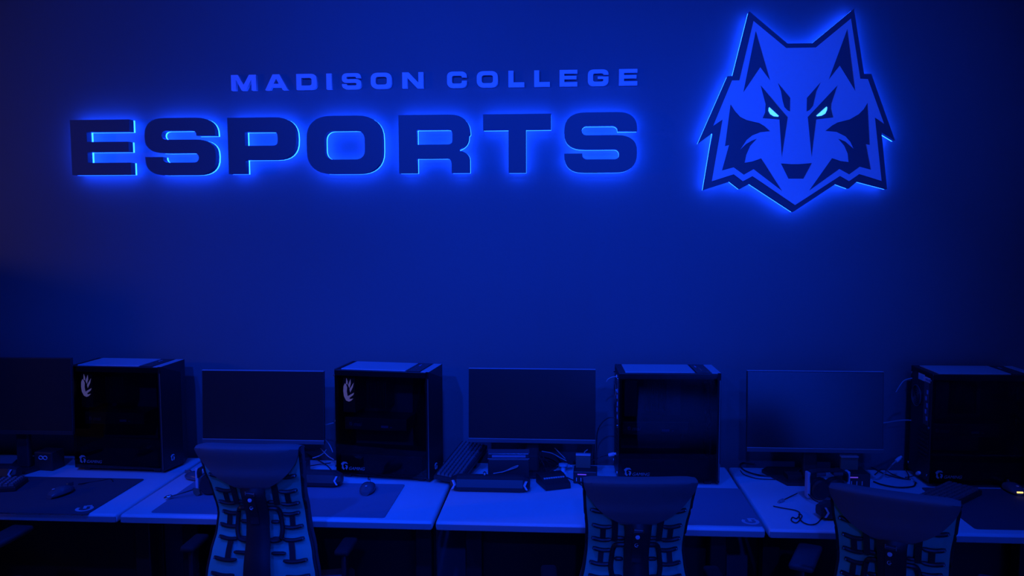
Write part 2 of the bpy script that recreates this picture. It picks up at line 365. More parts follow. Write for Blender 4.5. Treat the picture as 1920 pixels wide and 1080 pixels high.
# ------------------------------------------------------------------ computers
TW, TD, TH = .425, .21, .48
def dragon(mb, f, d0, d1, s=1.):
    """feathered crest: a crescent body with four curling plumes"""
    body = [(-.30,.55),(-.42,.30),(-.45,-.1),(-.40,-.55),(-.22,-.9),(.02,-1.),(.22,-.92),(.42,-.72),(.12,-.78),(.05,-.6),(-.08,-.5),(-.14,-.15),(-.10,.2),(-.18,.42)]
    P = [body, [(-.20,.50),(-.16,1.0),(-.05,.70),(-.06,.45)], [(-.02,.40),(.20,.92),(.22,.55),(.10,.15)], [(.10,.05),(.48,.62),(.40,.25),(.16,-.22)], [(.0,-.50),(.5,-.22),(.42,-.42),(.08,-.68)]]
    for p in P: mb.prism([[(x*s, y*s) for x, y in p]], f, d0, d1)
def crest(mb, f, d0, d1, s):
    mb.prism([[(x*s, y*s) for x, y in [(-.9,.5),(-.3,1),(.5,.95),(.9,.45),(.35,.6),(-.1,.5),(-.35,.1),(-.2,-.5),(.1,-.75),(-.25,-1),(-.7,-.6),(-.6,0)]]], f, d0, d1)
    mb.prism([[(x*s, y*s) for x, y in [(.1,.25),(.75,.1),(.85,-.4),(.5,-1),(.2,-.5),(.45,-.2)]]], f, d0, d1)
def tower(label, loc, rz, extra=False, lit=True):
    t = thing('computer_tower', label, 'computer', loc, rz, 'desktop computers on the desks')
    th = .004
    b = MB()                                           # steel chassis: floor, roof, back tray, rear plate
    b.box((0, TD-.008, .018), (TW, TD, TH)); b.box((0, .006, .018), (TW, TD, .024)); b.box((0, .0, TH-.028), (TW, TD, TH-.002), .003)
    b.box((0, .004, .018), (.012, TD, TH)); b.box((TW-.012, .0, .018), (TW, TD, TH))
    b.build('chassis', 'steel', t)
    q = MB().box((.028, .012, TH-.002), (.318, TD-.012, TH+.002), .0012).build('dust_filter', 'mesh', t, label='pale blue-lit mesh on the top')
    s_ = MB().box((.326, .010, TH-.002), (.382, TD-.012, TH+.0012), .001).build('port_strip', 'blackg', t)
    for yy in (.06, .09, .115): MB().lathe([(.0035,0),(.0035,.0012),(.001,.0016)], (.354, yy, TH+.0012), 10).build('button', 'chrome', s_)
    MB().box((.340, .135, TH+.0012), (.346, .165, TH+.0022)).build('usb_port', 'port', s_)
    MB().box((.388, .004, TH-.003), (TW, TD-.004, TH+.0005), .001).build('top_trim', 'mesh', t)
    # front panel with a slanted upper facet
    xf, ym = TW, TD*.62
    v = lambda x, y, z: Vector((x, y, z))
    N, Fa, Mi = v(xf,.0,TH), v(xf,TD,TH), v(xf+.022, ym, TH-.045)
    Nb, Fb, Mb_ = v(xf,.0,.012), v(xf,TD,.012), v(xf+.022, ym, .012)
    N2, F2, Nb2, Fb2 = v(xf-.014,.0,TH), v(xf-.014,TD,TH), v(xf-.014,.0,.012), v(xf-.014,TD,.012)
    m_ = MB(); V = [m_.bm.verts.new(p) for p in (N,Fa,Mi,Nb,Fb,Mb_,N2,F2,Nb2,Fb2)]
    for fc in ((0,2,1),(0,3,5,2),(2,5,4,1),(6,7,1,0),(6,0,3,8),(7,9,4,1),(8,3,5,4,9),(6,8,9,7)): m_.bm.faces.new([V[i] for i in fc])
    fp = m_.build('front_panel', 'steel', t)
    mb = MB(); ang = math.atan2(.022, ym)
    mt = tr(xf+.010, ym*.42, .06) @ rot('Z', -ang)
    crest(mb, lambda u, v_, d: mt @ Vector((d, u, v_)), .002, .0028, .015); mb.build('badge', 'emblem', fp, label='small pale shield badge')
    MB().box((TW-.006, -.0022, .02), (TW-.002, -.0004, TH-.03)).build('edge_strip', 'rim', t)
    for xx in (.03, TW-.06):
        for yy in (.02, TD-.05): MB().box((xx, yy, 0), (xx+.03, yy+.03, .018), .003).build('foot', 'black', t)
    # interior, seen through the glass
    MB().box((.020, TD-.016, .10), (.29, TD-.009, TH-.05)).build('motherboard', 'pcb', t)
    io = MB().box((.026, .030, .285), (.082, TD-.016, TH-.035), .004).build('port_cover', 'gpu', t)
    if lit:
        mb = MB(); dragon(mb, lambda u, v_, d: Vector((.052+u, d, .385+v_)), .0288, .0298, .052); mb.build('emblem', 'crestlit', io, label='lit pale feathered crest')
    gp = MB().box((.022, .055, .205), (.305, TD-.02, .258), .004).build('graphics_card', 'gpu', t)
    mb = MB(); mb.box((.024, .054, .256), (.303, .056, .2585)); mb.box((.024, .054, .205), (.24, .056, .2065)); mb.build('card_edge', 'rim', gp)
    mb = MB(); add_text(mb, 'msi', .026, tr(.062, .0545, .220) @ rot('X', PI/2), .25)
    crest(mb, lambda u, v_, d: Vector((.05+u, d, .229+v_)), .0535, .0545, .008); mb.build('lettering', 'port', gp)
    mb = MB(); mb.box((.19, .0535, .217), (.222, .0545, .227)); mb.box((.232, .0535, .218), (.240, .0545, .222)); mb.build('lit_tag', 'port', gp)
    cool = MB()
    for k in range(12): cool.box((.125+k*.0075, .06, .30), (.1275+k*.0075, TD-.03, .425))
    cool.build('heat_sink', 'gpu', t)
    fan = MB()
    for zc in (.16, .285, .41):
        fan.tube([Vector((TW-.03, TD*.5+.055*math.cos(a), zc+.055*math.sin(a))) for a in [2*PI*k/24 for k in range(25)]], .006, 6)
        for k in range(7):
            a = 2*PI*k/7; c_, s2 = math.cos(a), math.sin(a)
            fan.box((-.004, .012, -.012), (.002, .05, .012), m=tr(TW-.03, TD*.5, zc) @ rot('X', a) @ rot('Y', .4))
    fan.build('fans', 'gpu', t)
    ps = MB().box((.014, .022, .024), (TW-.04, TD-.012, .105), .003).build('power_shroud', 'gpu', t)
    gl = MB().box((.002, -.0004, .016), (TW-.012, .0036, TH-.004), .0008, 1).build('glass_panel', 'glass', t, label='dark tinted glass side')
    mb = MB(); add_text(mb, 'GAMING', .0185, tr(.058, -.0006, .040) @ rot('X', PI/2), .3, .0003)
    crest(mb, lambda u, v_, d: Vector((.040+u, d, .056+v_)), -.0009, -.0005, .018); mb.build('lettering', 'print', gl, label='pale crest and word')
    # rear
    r = MB().box((-.0015, .03, .255), (.0002, .075, .435), .0005).build('rear_ports', 'rim', t)
    mb = MB()
    for k in range(5): mb.box((-.004, .036+.012*(k % 2), .275+k*.028), (-.0012, .046+.012*(k % 2), .292+k*.028))
    mb.build('sockets', 'port', r)
    mb = MB()
    for k in range(7): mb.box((-.003, .02, .108+k*.019), (-.0003, .125, .118+k*.019), .001)
    mb.build('slot_covers', 'steel', t)
    rf = MB(); rf.tube([Vector((-.003, .145+.045*math.cos(2*PI*k/20), .36+.045*math.sin(2*PI*k/20))) for k in range(21)], .003, 6)
    for k in range(5): rf.tube([Vector((-.003, .145+.009*k*math.cos(a), .36+.009*k*math.sin(a))) for a in [2*PI*j/14 for j in range(15)]], .0012, 4) if k else None
    rf.build('rear_fan', 'rim', t)
    mb = MB()
    for yy, zz in ((.012,.45),(.198,.45),(.012,.05),(.198,.05),(.012,.25)): mb.box((-.007, yy-.005, zz-.005), (-.0002, yy+.005, zz+.005), .002)
    mb.build('thumb_screws', 'chrome', t)
    if extra:
        MB().box((-.0014, .075, .435), (-.0002, .135, .462)).build('sticker', 'sticker', t, label='white label')
        o = MB().box((-.0014, .022, .437), (-.0002, .072, .457)).build('sticker', 'sticker', t, label='white label with a dark line')
        MB().box((-.0018, .03, .443), (-.0014, .064, .451)).build('print', 'port', o)
    return t
tower('black glass-sided computer at the left, beside the leftmost dark monitor', (-2.213, -.300, DZ), math.radians(-2.5))
tower('black glass-sided computer with a pale crest, behind the wide mouse pad', (-1.010, -.325, DZ), math.radians(-7))
tower('black glass-sided computer on the middle desk behind a chair, blue reflection in its glass', (.212, -.345, DZ), math.radians(1.5), lit=False)
tower('black computer at the far right with white stickers on its back', (1.505, -.305, DZ), math.radians(.5), extra=True, lit=False)

# ------------------------------------------------------------------ monitors
def monitor(label, xl, xr, Y, zb, zt, tilt, rz=0., neck=0., edge=True):
    w, h = xr-xl, zt-zb; cx = (xl+xr)/2
    t = thing('monitor', label, 'monitor', (cx, Y, DZ), rz, 'black desktop monitors')
    piv = tr(0, 0, zb-DZ) @ rot('X', -tilt)
    MB().box((-w/2, 0, 0), (w/2, .016, h), .002, 2, piv).box((-w*.3, .012, h*.2), (w*.3, .045, h*.75), .012, 2, piv).build('housing', 'bezel', t)
    MB().box((-w/2+.003, -.0012, .019), (w/2-.003, .0004, h-.004), m=piv).build('screen', 'screen', t, label='dark blank screen')
    c = MB().box((-w/2, -.003, 0), (w/2, .0004, .0165), .001, 1, piv).build('chin', 'chin' if edge else 'bezel', t)
    if edge:
        MB().box((-w/2, -.0022, h-.0012), (w/2, .0158, h+.0012), .0004, 1, piv).build('lit_top_edge', 'bezellit', t)  # pale strips paint the highlight along housing top and chin
        MB().box((-w/2, -.0035, .0165), (w/2, .0002, .0183), .0003, 1, piv).build('lit_chin_edge', 'bezellit', c)
    MB().box((-.03, .055, .012), (.03, .085, (zb-DZ)+h*.6), .008, m=None).build('stand_neck', 'black', t)
    MB().prism([[(-.05,-.11),(.05,-.11),(.115,.07),(.08,.12),(-.08,.12),(-.115,.07)]], lambda u, v, d: Vector((u+neck, v+.105, d)), .0005, .014).build('stand_base', 'black', t)
    return t
monitor('black monitor at the far left edge, dark screen', -2.727, -2.174, -.362, .922, 1.2625, .03, edge=False)
monitor('black monitor with unlit screen behind the tall-backed chair', -1.640, -1.083, -.25, .866, 1.193, .05)
monitor('black monitor on the middle desk between two computers', -.432, .117, -.285, .897, 1.2185, .07)
monitor('black monitor below the wolf emblem with a bluish sheen on its screen', .752, 1.312, -.315, .884, 1.2255, .07, neck=-.06)

# ------------------------------------------------------------------ chairs
def interp(T, z):
    if z <= T[0][0]: return T[0][1]
    for (a, va), (b, vb) in zip(T, T[1:]):
        if z <= b:
            k = (z-a)/(b-a); k = k*k*(3-2*k)*.5 + k*.5; return va + (vb-va)*k
    return T[-1][1]
YC = [(.42,-.21),(.52,-.215),(.64,-.205),(.74,-.185),(.82,-.182),(.92,-.225),(1.0,-.262),(1.105,-.305)]
HW = [(.42,.19),(.52,.20),(.60,.197),(.68,.183),(.76,.164),(.82,.157),(.90,.158),(1.0,.168),(1.105,.177)]
def chair(label, x, y, rz, lift, pad=(-.17,-.035), padz=.66, padw=.028, padm='padshade'):
    t = thing('office_chair', label, 'chair', (x, y, 0), rz, 'ergonomic chairs with cyan ribbed backs')
    def sp_(u, z, off=0.):                              # point on the back: u -1..1 across, off toward the rear
        w = interp(HW, z); yy = interp(YC, z)
        return Vector((u*w, yy + .014*(u*u) - off, z+lift))
    zs = [.44+.648*i/26 for i in range(27)]; us = [-1+2*j/14 for j in range(15)]
    nr = lambda i, j: Vector((0, 1, 0))
    MB().sheet([[sp_(u, z) for u in us] for z in zs], .012, nr).build('back_shell', 'cyan', t, smooth=True, label='cyan blue ribbed back')
    MB().sheet([[sp_(u*1.03, z, -.013) for u in us] for z in zs], .035, nr).build('back_cushion', 'fabric', t, smooth=True)
    e = MB()
    for sx in (-1, 1): e.tube([sp_(sx*1.02, z, -.006) for z in zs], .007, 6)
    e.build('edge_piping', 'black', t, smooth=True)
    # upper cover, D shaped
    def halfw(z):
        k = (1.085-z)/.162
        return (1-max(0, min(1, k))**1.9)**.66
    zz = [.924+.166*i/18 for i in range(19)]
    P = []
    for i, z in enumerate(zz):
        hwz = max(.03, halfw(z))*1.03
        dome = min(1., (z-.924)/.02+.25)
        P.append([sp_(u*hwz, z, .006+.026*dome*(1-.55*(u*hwz)**4)) for u in us])
    for z, o_ in ((1.0955,.0305),(1.0995,.0265),(1.1025,.020),(1.1040,.010),(1.1035,-.004),(1.1015,-.020),(1.097,-.034),(1.088,-.044)): P.append([sp_(u*1.03*(1-.004*(z > 1.1)), z-.010*abs(u)**8, o_-(.016*u**4 if o_ > .015 else .008*u**4)) for u in us])
    MB().sheet(P, .006, nr).build('upper_back_cover', 'fabric', t, smooth=True)
    # spine
    sw = [(.42,.056),(.6,.050),(.8,.041),(.93,.043),(.99,.058)]
    P = []
    for i in range(20):
        z = .44+.505*i/19; w = interp(sw, z); c = sp_(0, z, .0); g = min(1., (.975-z)/.055)
        P.append([c + Vector((w*k, -(.030+.018*(1-k*k))*g, 0)) for k in (-1,-.6,0,.6,1)] + [c + Vector((w*.8, -.004, 0)), c + Vector((-w*.8, -.004, 0))])
    MB().loft(P).build('spine', 'grip', t, smooth=True)
    def sppt(dx, z): return sp_(0, z, .0) + Vector((dx, -.002-.048*min(1., (.975-z)/.055), 0))
    lp = MB()
    P = [[sppt(dx, z) for dx in (-.018, .012)] for z in [.80+.0128*i for i in range(11)]]
    lp.sheet(P, .006, nr); lp = lp.build('label_plate', 'black', t)
    mb = MB(); zc = .925
    a, b_, c_ = sppt(-.017, zc), sppt(.014, zc-.002), Vector((0,-.003,0))
    mb.tube([a+c_, b_+c_], .0018, 6); mb.tube([a+c_+Vector((0,0,.007)), a+c_-Vector((0,0,.006))], .0018, 6); mb.tube([b_+c_+Vector((0,0,.006)), b_+c_-Vector((0,0,.008))], .0018, 6)
    mb.build('clip', 'chrome', lp)
    p = sppt(-.004, .899)
    MB().lathe([(.0072,0),(.0072,.0025),(.004,.003)], (0,0,0), 16, tr(*p) @ rot('X', PI/2)).build('round_badge', 'logo', lp)
    mb = MB(); p = sppt(-.005, .866)
    mb.tube([p + Vector((.006*math.cos(v), -.002, .006*math.sin(v))) for v in [math.radians(k) for k in range(60, 330, 30)]], .0014, 5)
    mb.tube([p + Vector((0, -.002, -.001)), p + Vector((.006, -.002, -.001))], .0014, 5); mb.tube([p + Vector((-.001, -.002, .016)), p + Vector((.001, -.002, .012))], .0012, 5)
    mb.build('maker_mark', 'logo', lp)
    # ribs: dark lozenge bars on both halves of the shell, joined in pairs
    rows = [(1.035,.70,.93),(.977,.55,.93),(.915,.52,.92),(.862,.52,.93),(.820,.50,.90),(.772,.50,.94),(.727,.48,.92),(.655,.46,.92),(.60,.48,.92),(.54,.48,.92)]
    for z, u0, u1 in rows:
        for sx in (-1, 1):
            n = 7; pts = [sp_(sx*(u0+(u1-u0)*k/n), z + .006*((k/n-.4)**2)*4, .006) for k in range(n+1)]
            rr = [.0045] + [.0075]*(n-1) + [.0045]
            r_ = MB().tube(pts, rr, 8).build('rib', 'grip', t, smooth=True)
            q_ = sp_(sx*(u1-.02), z+.006, .012)
            MB().lathe([(.0032,0),(.0032,.003),(.001,.004)], (0,0,0), 8, tr(*q_) @ rot('X', PI/2)).build('rivet', 'rim', r_)
    for z0, z1, u in ((1.035,.977,.72),(.915,.862,.70),(.82,.772,.72),(.727,.655,.64),(.60,.54,.70)):
        for sx in (-1, 1):
            MB().sheet([[sp_(sx*(u-.055), z, .005), sp_(sx*(u+.055), z, .005)] for z in (z0, (z0+z1)/2, z1)], .004, lambda i, j: Vector((0,-1,0))).build('rib_link', 'grip', t)
    for z, u0, u1 in ((.945,.26,.44),(.875,.24,.5),(.795,.26,.44),(.735,.26,.52),(.685,.24,.52)):
        for sx in (-1, 1):
            MB().tube([sp_(sx*(u0+(u1-u0)*k/5), z, .010) for k in range(6)], [.004,.007,.007,.007,.007,.004], 8).build('inner_rib', 'grip', t, smooth=True)
    for sx in (-1, 1):
        MB().sheet([[sp_(sx*.40, z, .010), sp_(sx*.52, z, .010)] for z in (.865,.89,.92,.95,.985,1.02)], .008, lambda i, j: Vector((0,-1,0))).build('side_strut', 'grip', t)
        lo = [(.22,.850),(.40,.848),(.47,.835),(.50,.80),(.50,.765),(.44,.735),(.30,.728),(.22,.732)]
        MB().tube(spline([sp_(sx*u, z, .014) for u, z in lo], 5), .0085, 8).build('loop_frame', 'grip', t, smooth=True)
    # seat, arms, underframe
    L = lift*.6
    P = []
    for i in range(13):
        yy = -.21+.47*i/12
        P.append([Vector((u*(.235-.03*abs(i/12-.4)), yy, .455+L+.02*u*u - (.05*max(0, i/12-.82)/.18))) for u in us])
    MB().sheet(P, .07, lambda i, j: Vector((0,0,-1))).build('seat', 'fabric', t, smooth=True)
    pz = padz+L; py = pad[0]+.05
    for sx in (-1, 1):
        ar = MB()
        ar.box((sx*.285-.013, py-.03, .40+L), (sx*.285+.013, py+.03, .56+L), .008)
        ar.box((sx*.285-.010, py-.023, .55+L), (sx*.285+.010, py+.023, pz), .008)
        ar.tube([Vector((sx*.285, py, .41+L)), Vector((sx*.20, py*.6, .385+L)), Vector((sx*.06, 0, .38+L))], .018, 8)
        ao = ar.build('armrest', 'grip', t, smooth=True)
        MB().box((sx*.285-padw, pad[0], pz), (sx*.285+padw, pad[1], pz+.024), .011, 3).build('arm_pad', padm, ao, smooth=True)
    MB().box((-.09, -.17, .36+L), (.09, .12, .395+L), .012).tube([sp_(0, .46, .02), Vector((0,-.16,.385+L)), Vector((0,-.05,.375+L))], .03, 10).build('tilt_mechanism', 'grip', t, smooth=True)
    MB().lathe([(.028,.09),(.028,.22),(.022,.22),(.022,.37+L)], n=16).build('gas_column', 'rim', t, smooth=True)
    MB().lathe([(.03,.06),(.045,.075),(.045,.11),(.03,.125)], n=16).build('hub', 'grip', t, smooth=True)
    for k in range(5):
        a = 2*PI*k/5+.3; d = Vector((math.cos(a), math.sin(a), 0))
        lg = MB().tube([d*.035+Vector((0,0,.095)), d*.18+Vector((0,0,.085)), d*.31+Vector((0,0,.072))], [.024,.02,.014], 8).build('leg', 'grip', t, smooth=True)
        MB().lathe([(.005,-.02),(.026,-.018),(.028,0),(.026,.018),(.005,.02)], (0,0,0), 14, tr(d.x*.31, d.y*.31, .0285) @ rot('Z', a) @ rot('Y', PI/2) @ rot('Z', 0)).build('caster', 'black', lg, smooth=True)
    return t
chair('tall-backed office chair with cyan ribbed back in front of the wide mouse pad', -1.094, -.80, 0, -.004)
chair('office chair with cyan ribbed back facing the middle desk, in front of its computer', .215, -.905, math.radians(3), -.062)
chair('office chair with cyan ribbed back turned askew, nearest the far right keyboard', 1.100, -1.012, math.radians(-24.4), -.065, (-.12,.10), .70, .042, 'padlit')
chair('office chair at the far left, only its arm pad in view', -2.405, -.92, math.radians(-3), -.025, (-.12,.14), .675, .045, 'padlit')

# ------------------------------------------------------------------ desk-top things
def sound_bar(label, x, y, rz, half=.165, dz=.0):
    t = thing('sound_bar', label, 'speaker', (x, y, DZ+dz), rz, 'black bar speakers with arrow marks')
    prof = [(-.036,.010),(-.040,.024),(-.028,.054),(-.012,.064),(.016,.064),(.034,.05),(.038,.02),(.030,.004),(-.026,.004)]
    rings = []
    for x_, s in ((-half,.62),(-half+.028,1.),(half-.028,1.),(half,.62)):
        rings.append([Vector((x_, p*s, .033+(z-.033)*s)) for p, z in prof])
    MB().loft(rings).build('body', 'black', t)
    MB().box((-half+.04,-.02,0),(-half+.08,.02,.005)).box((half-.08,-.02,0),(half-.04,.02,.005)).build('foot', 'black', t)
    for sx in (-1, 1):
        mb = MB(); xx = sx*(half-.018); k = -sx
        o = [(-.009,.018),(-.002,.018),(.008,.0),(-.002,-.018),(-.009,-.018),(.001,.0)]
        mtx = tr(xx, -.0345, .033) @ rot('Z', sx*.42) @ rot('X', -.1)
        mb.prism([[(p*k*-1, q) for p, q in o]], lambda u, v, d: mtx @ Vector((-u, d, v)), -.006, .004)
        mb.build('arrow_mark', 'logo', t, label='pale chevron')
    return t
sound_bar('black bar speaker with pale arrows lying alone on the bare middle desk', -.322, -.452, 0)
sound_bar('black bar speaker behind the tall-backed chair, on the wide mouse pad side', -1.115, -.44, math.radians(-2), dz=.0034)
sound_bar('black bar speaker at the far left edge behind a keyboard', -2.545, -.445, math.radians(3), dz=.0034)
sound_bar('black bar speaker half hidden by the askew chair', 1.100, -.672, math.radians(9))

def mouse(label, x, y, rz, z=.7432, amber=False):
    t = thing('computer_mouse', label, 'mouse', (x, y, z), rz, 'computer mice on the mouse pads')
    rings = []
    for i in range(13):
        k = i/12; yy = -.062+.124*k; w = .031*(1-abs(2*k-.9)**3.2*.75); hgt = .040*math.sin(PI*(.08+.84*k))**.7*(1.06-.22*k)
        rings.append([Vector((w*math.cos(a)*(1 if math.sin(a) > 0 else 1.02), yy, max(.0005, .012+(hgt-.012)*max(0, math.sin(a))**.8 if math.sin(a) >= 0 else .012+.0115*math.sin(a)))) for a in [2*PI*j/18 for j in range(18)]])
    MB().loft(rings).build('body', 'mouse', t, smooth=True)
    MB().box((-.0007, .012, .020), (.0007, .060, .0352)).build('button_seam', 'rim', t)
    MB().lathe([(.002,-.004),(.009,-.0035),(.009,.0035),(.002,.004)], (0,0,0), 14, tr(0, .034, .030) @ rot('Y', PI/2)).build('scroll_wheel', 'rim', t)
    MB().box((-.004, -.045, .0335), (.004, -.035, .0362), .001).build('mark', 'logo', t)
    if amber: MB().box((-.012, -.0635, .012), (.012, -.0585, .018), .001).build('light_strip', 'amber', t, label='glowing amber strip')
    return t
m1 = onz(116, 924, .75); mouse('glossy mouse on the leftmost mouse pad, its cord trailing back', m1.x, m1.y, math.radians(-14))
m2 = onz(690, 920, .745); mouse('glossy mouse alone on the wide mouse pad', m2.x, m2.y, math.radians(4))
m3 = onz(1912, 927, .75); mouse('dark mouse with an amber light at the far right edge', m3.x, m3.y+.06, 0, amber=True)

def keyboard(label, loc, rot_e, w, d, nx, ny, legends=False):
    t = thing('keyboard', label, 'keyboard', loc, 0, 'computer keyboards'); t.rotation_euler = rot_e
    MB().box((-w/2, -d/2, 0), (w/2, d/2, .020), .004).build('case', 'black', t)
    mb = MB(); lg = MB(); px = (w-.02)/nx; pz = (d-.02)/ny
    for j in range(ny):
        i = 0
        while i < nx:
            s = 5 if (j == 0 and i == 4) else 1
            x0 = -w/2+.01+i*px+.001; x1 = x0+px*s-.002; y0 = -d/2+.01+j*pz+.001; y1 = y0+pz-.002
            rr = [[Vector((x0,y0,.020)),Vector((x1,y0,.020)),Vector((x1,y1,.020)),Vector((x0,y1,.020))], [Vector((x0+.002,y0+.002,.030)),Vector((x1-.002,y0+.002,.030)),Vector((x1-.002,y1-.003,.030)),Vector((x0+.002,y1-.003,.030))]]
            mb.loft(rr)
            if legends: lg.box(((x0+x1)/2-.004, (y0+y1)/2, .030), ((x0+x1)/2+.004, (y0+y1)/2+.004, .0304))
            i += s
    mb.build('keycaps', 'key', t)
    if legends: lg.build('key_legends', 'legend', t, label='pale key legends')
    return t
keyboard('keyboard with pale legends at the far left edge, on the leftmost desk', (-2.475, -.575, .7435), (0,0,math.radians(14)), .36, .135, 15, 6, True)
keyboard('keyboard lying askew on the far right desk behind the turned chair', (1.497, -.470, .7437), (0,0,math.radians(43)), .36, .14, 15, 6)
k3 = keyboard('keyboard propped up lengthwise beside the computer and the bare middle desk', (-.470, -.240, .787), (0,0,0), .34, .125, 15, 6)
k3.rotation_euler = (Matrix.Rotation(math.radians(76), 3, 'Z') @ Matrix.Rotation(math.radians(-11), 3, 'Y') @ Matrix.Rotation(math.radians(6), 3, 'X')).to_euler()
tag(MB().box((-.485, -.15, DZ), (-.415, -.085, .775), .006).build('power_brick', 'black'), 'black power brick under the raised end of the propped keyboard', 'power adapter')

def headset(label, x, y, rz, mic, cup='black'):
    t = thing('headset', label, 'headset', (x, y, DZ), rz, 'headsets standing on the desks')
    lo = [(-.078,.075),(-.079,.100),(-.070,.116),(-.04,.121),(0,.122),(.04,.121),(.070,.116),(.079,.100),(.078,.075)]
    P = spline([(a, 0, b) for a, b in lo], 6)
    def nin(i, j):
        a = P[max(0,i-1)]; b = P[min(len(P)-1,i+1)]; d = (b-a).normalized(); return Vector((d.z, 0, -d.x))
    MB().sheet([[p + Vector((0,-.018,0)), p + Vector((0,.018,0))] for p in P], .006, nin).build('headband', 'black', t, smooth=True)
    for xa, xb in ((-.052,-.012),(.018,.058)): MB().box((xa, -.020, .100), (xb, .020, .1155), .005).build('headband_cushion', 'mousepad', t)
    for sx in (-1, 1):
        MB().box((sx*.0815-.0065, -.017, .012), (sx*.0815+.0065, .013, .116), .004).build('fork', 'fork', t, label='pale metal fork at the side')
        e = MB().lathe([(.02,-.016),(.040,-.014),(.044,-.004),(.044,.010),(.02,.014)], (0,0,0), 22, tr(sx*.032, .006, .0455) @ rot('X', PI/2)).build('ear_cup', 'black', t, smooth=True)
        MB().lathe([(.018,.0),(.036,.002),(.040,.010),(.034,.018),(.02,.016)], (0,0,0), 22, tr(sx*.032, -.008, .045) @ rot('X', PI/2)).build('ear_cushion', 'black', e, smooth=True)
    if cup == 'tan': MB().loft([[Vector((x_-.082, y_, z_)) for x_, z_ in ((-.012,.034),(.016,.030),(.020,.012),(.004,.002),(-.008,.014))] for y_ in (-.030,-.019)]).build('cushion_flap', 'tan', t, label='brown leatherette flap at the foot')
    mp = [Vector((-.085, -.02, .03))] + [Vector(m_) for m_ in mic]
    b = MB().tube(spline(mp, 6), .0025, 6).build('microphone_boom', 'black', t, smooth=True)
    tip = Vector(mic[-1]); d = (tip - Vector(mic[-2])).normalized()
    MB().tube([tip, tip+d*.006, tip+d*.024, tip+d*.034], [.003,.0075,.0075,.003], 12).build('microphone_tip', 'chrome', b, smooth=True, label='shiny silver tip')
    return t
h4 = onz(1512, 940); headset('headset standing beside the cable tangle, in front of the askew chair', h4.x+.088, h4.y+.03, math.radians(8), [(-.078,-.05,.018),(-.066,-.072,.0145)])
h2 = onz(366, 930); headset('headset standing at the back of the tall-backed chair, boom stretched along the desk', h2.x+.088, h2.y+.02, 0, [(-.12,-.05,.024),(-.158,-.068,.016)], 'tan')

# boxes and gadgets
def gadget(label, x, y, rz, w, d, h):
    t = thing('interface_box', label, 'audio interface', (x, y, DZ), rz, 'small black interface boxes with status bars')
    MB().box((-w/2, -d/2, .002), (w/2, d/2, h), .004).build('body', 'black', t)
    MB().box((-w*.32, -d/2-.0008, h*.72), (w*.05, -d/2+.001, h*.80)).build('status_bar', 'pink', t, label='faint violet light bar')
    for k in range(4): MB().box((-w*.38+k*w*.19, -d/2-.0008, h*.22), (-w*.38+k*w*.19+.003, -d/2+.001, h*.5)).build('level_mark', 'logo', t)
    p = MB().box((-w*.42, .0, h), (w*.22, .016, h+.055), .003).build('upright_panel', 'tan', t)
    MB().box((-w*.42, -.004, h+.055), (w*.22, .020, h+.062), .002).build('lit_panel_top', 'mesh', p)  # pale strip paints the light caught by the panel's top
    return t
g3 = onz(1098, 908); gadget('small interface box on the middle desk just behind the facing chair', g3.x-.0, g3.y+.045, math.radians(-3), .10, .09, .055)
g4 = onz(1607, 916); gadget('small interface box with level marks behind the askew chair', g4.x-.005, g4.y+.05, math.radians(2), .115, .10, .062)
b3 = thing('storage_case', 'black lidded case with a looped cord, under the middle monitor', 'case', (-.252, -.356, DZ), math.radians(3))
MB().box((-.087, -.029, 0), (.087, .03, .114), .004).build('body', 'black', b3)
MB().box((-.088, -.031, .117), (.088, .032, .140), .004).box((-.08,-.026,.110),(.08,.026,.119)).build('lid', 'blackg', b3)
MB().box((-.070, -.0322, .122), (.072, -.0308, .132)).build('lid_band', 'padgrey', b3)
MB().box((-.088, -.032, .1145), (.088, -.0285, .1168)).build('lid_edge', 'cablel', b3); MB().box((-.088, -.0315, .1385), (.088, .03, .1405), .0005).build('lid_top', 'mousepad', b3)
loop = [onz(915,890,.80), at(940,886,-.391), at(958,880,-.391), at(969,876,-.391), at(971,873,-.391), at(960,877,-.391), at(945,884,-.391), at(925,888,-.393)]
tag(MB().tube(spline(loop[1:], 6), .0022, 6).build('looped_cord', 'cablel', smooth=True), 'grey looped cord hanging in front of the lidded case', 'cord')
tag(MB().lathe([(.002,0),(.007,.002),(.007,.012),(.002,.016)], (0,0,0), 12).build('cord_clip', 'chrome', smooth=True), 'shiny clip on top of the bar speaker on the middle desk', 'clip').location = (-.345, -.452, .804)
cpad = thing('control_pad', 'wedge-shaped black control pad with a lit button row, beside the bar speaker', 'controller', (-.062, -.375, DZ), math.radians(22))
MB().loft([[Vector((x_, -.06, .003)), Vector((x_, .06, .003)), Vector((x_, .06, .044)), Vector((x_, .02, .044)), Vector((x_, -.055, .024))] for x_ in (-.056, .056)]).build('body', 'black', cpad)
mb = MB()
for k in range(9): mb.box((-.046+k*.0105, -.012, .0345), (-.038+k*.0105, -.004, .0395))
mb.build('button_row', 'legend', cpad)
tag(MB().prism([[(-.03,-.03),(.03,-.03),(.034,.03),(-.034,.03)]], lambda u, v, d: Vector((u+.965, v-.25, d)), DZ+.0145, DZ+.034).build('charging_puck', 'black', smooth=False), 'small black block on the monitor base beside the cable tangle', 'adapter')
tag(MB().box((-1.225, -.285, DZ), (-1.155, -.225, .800), .006).build('charger', 'black'), 'black charger block on the desk behind the tall-backed chair', 'charger')

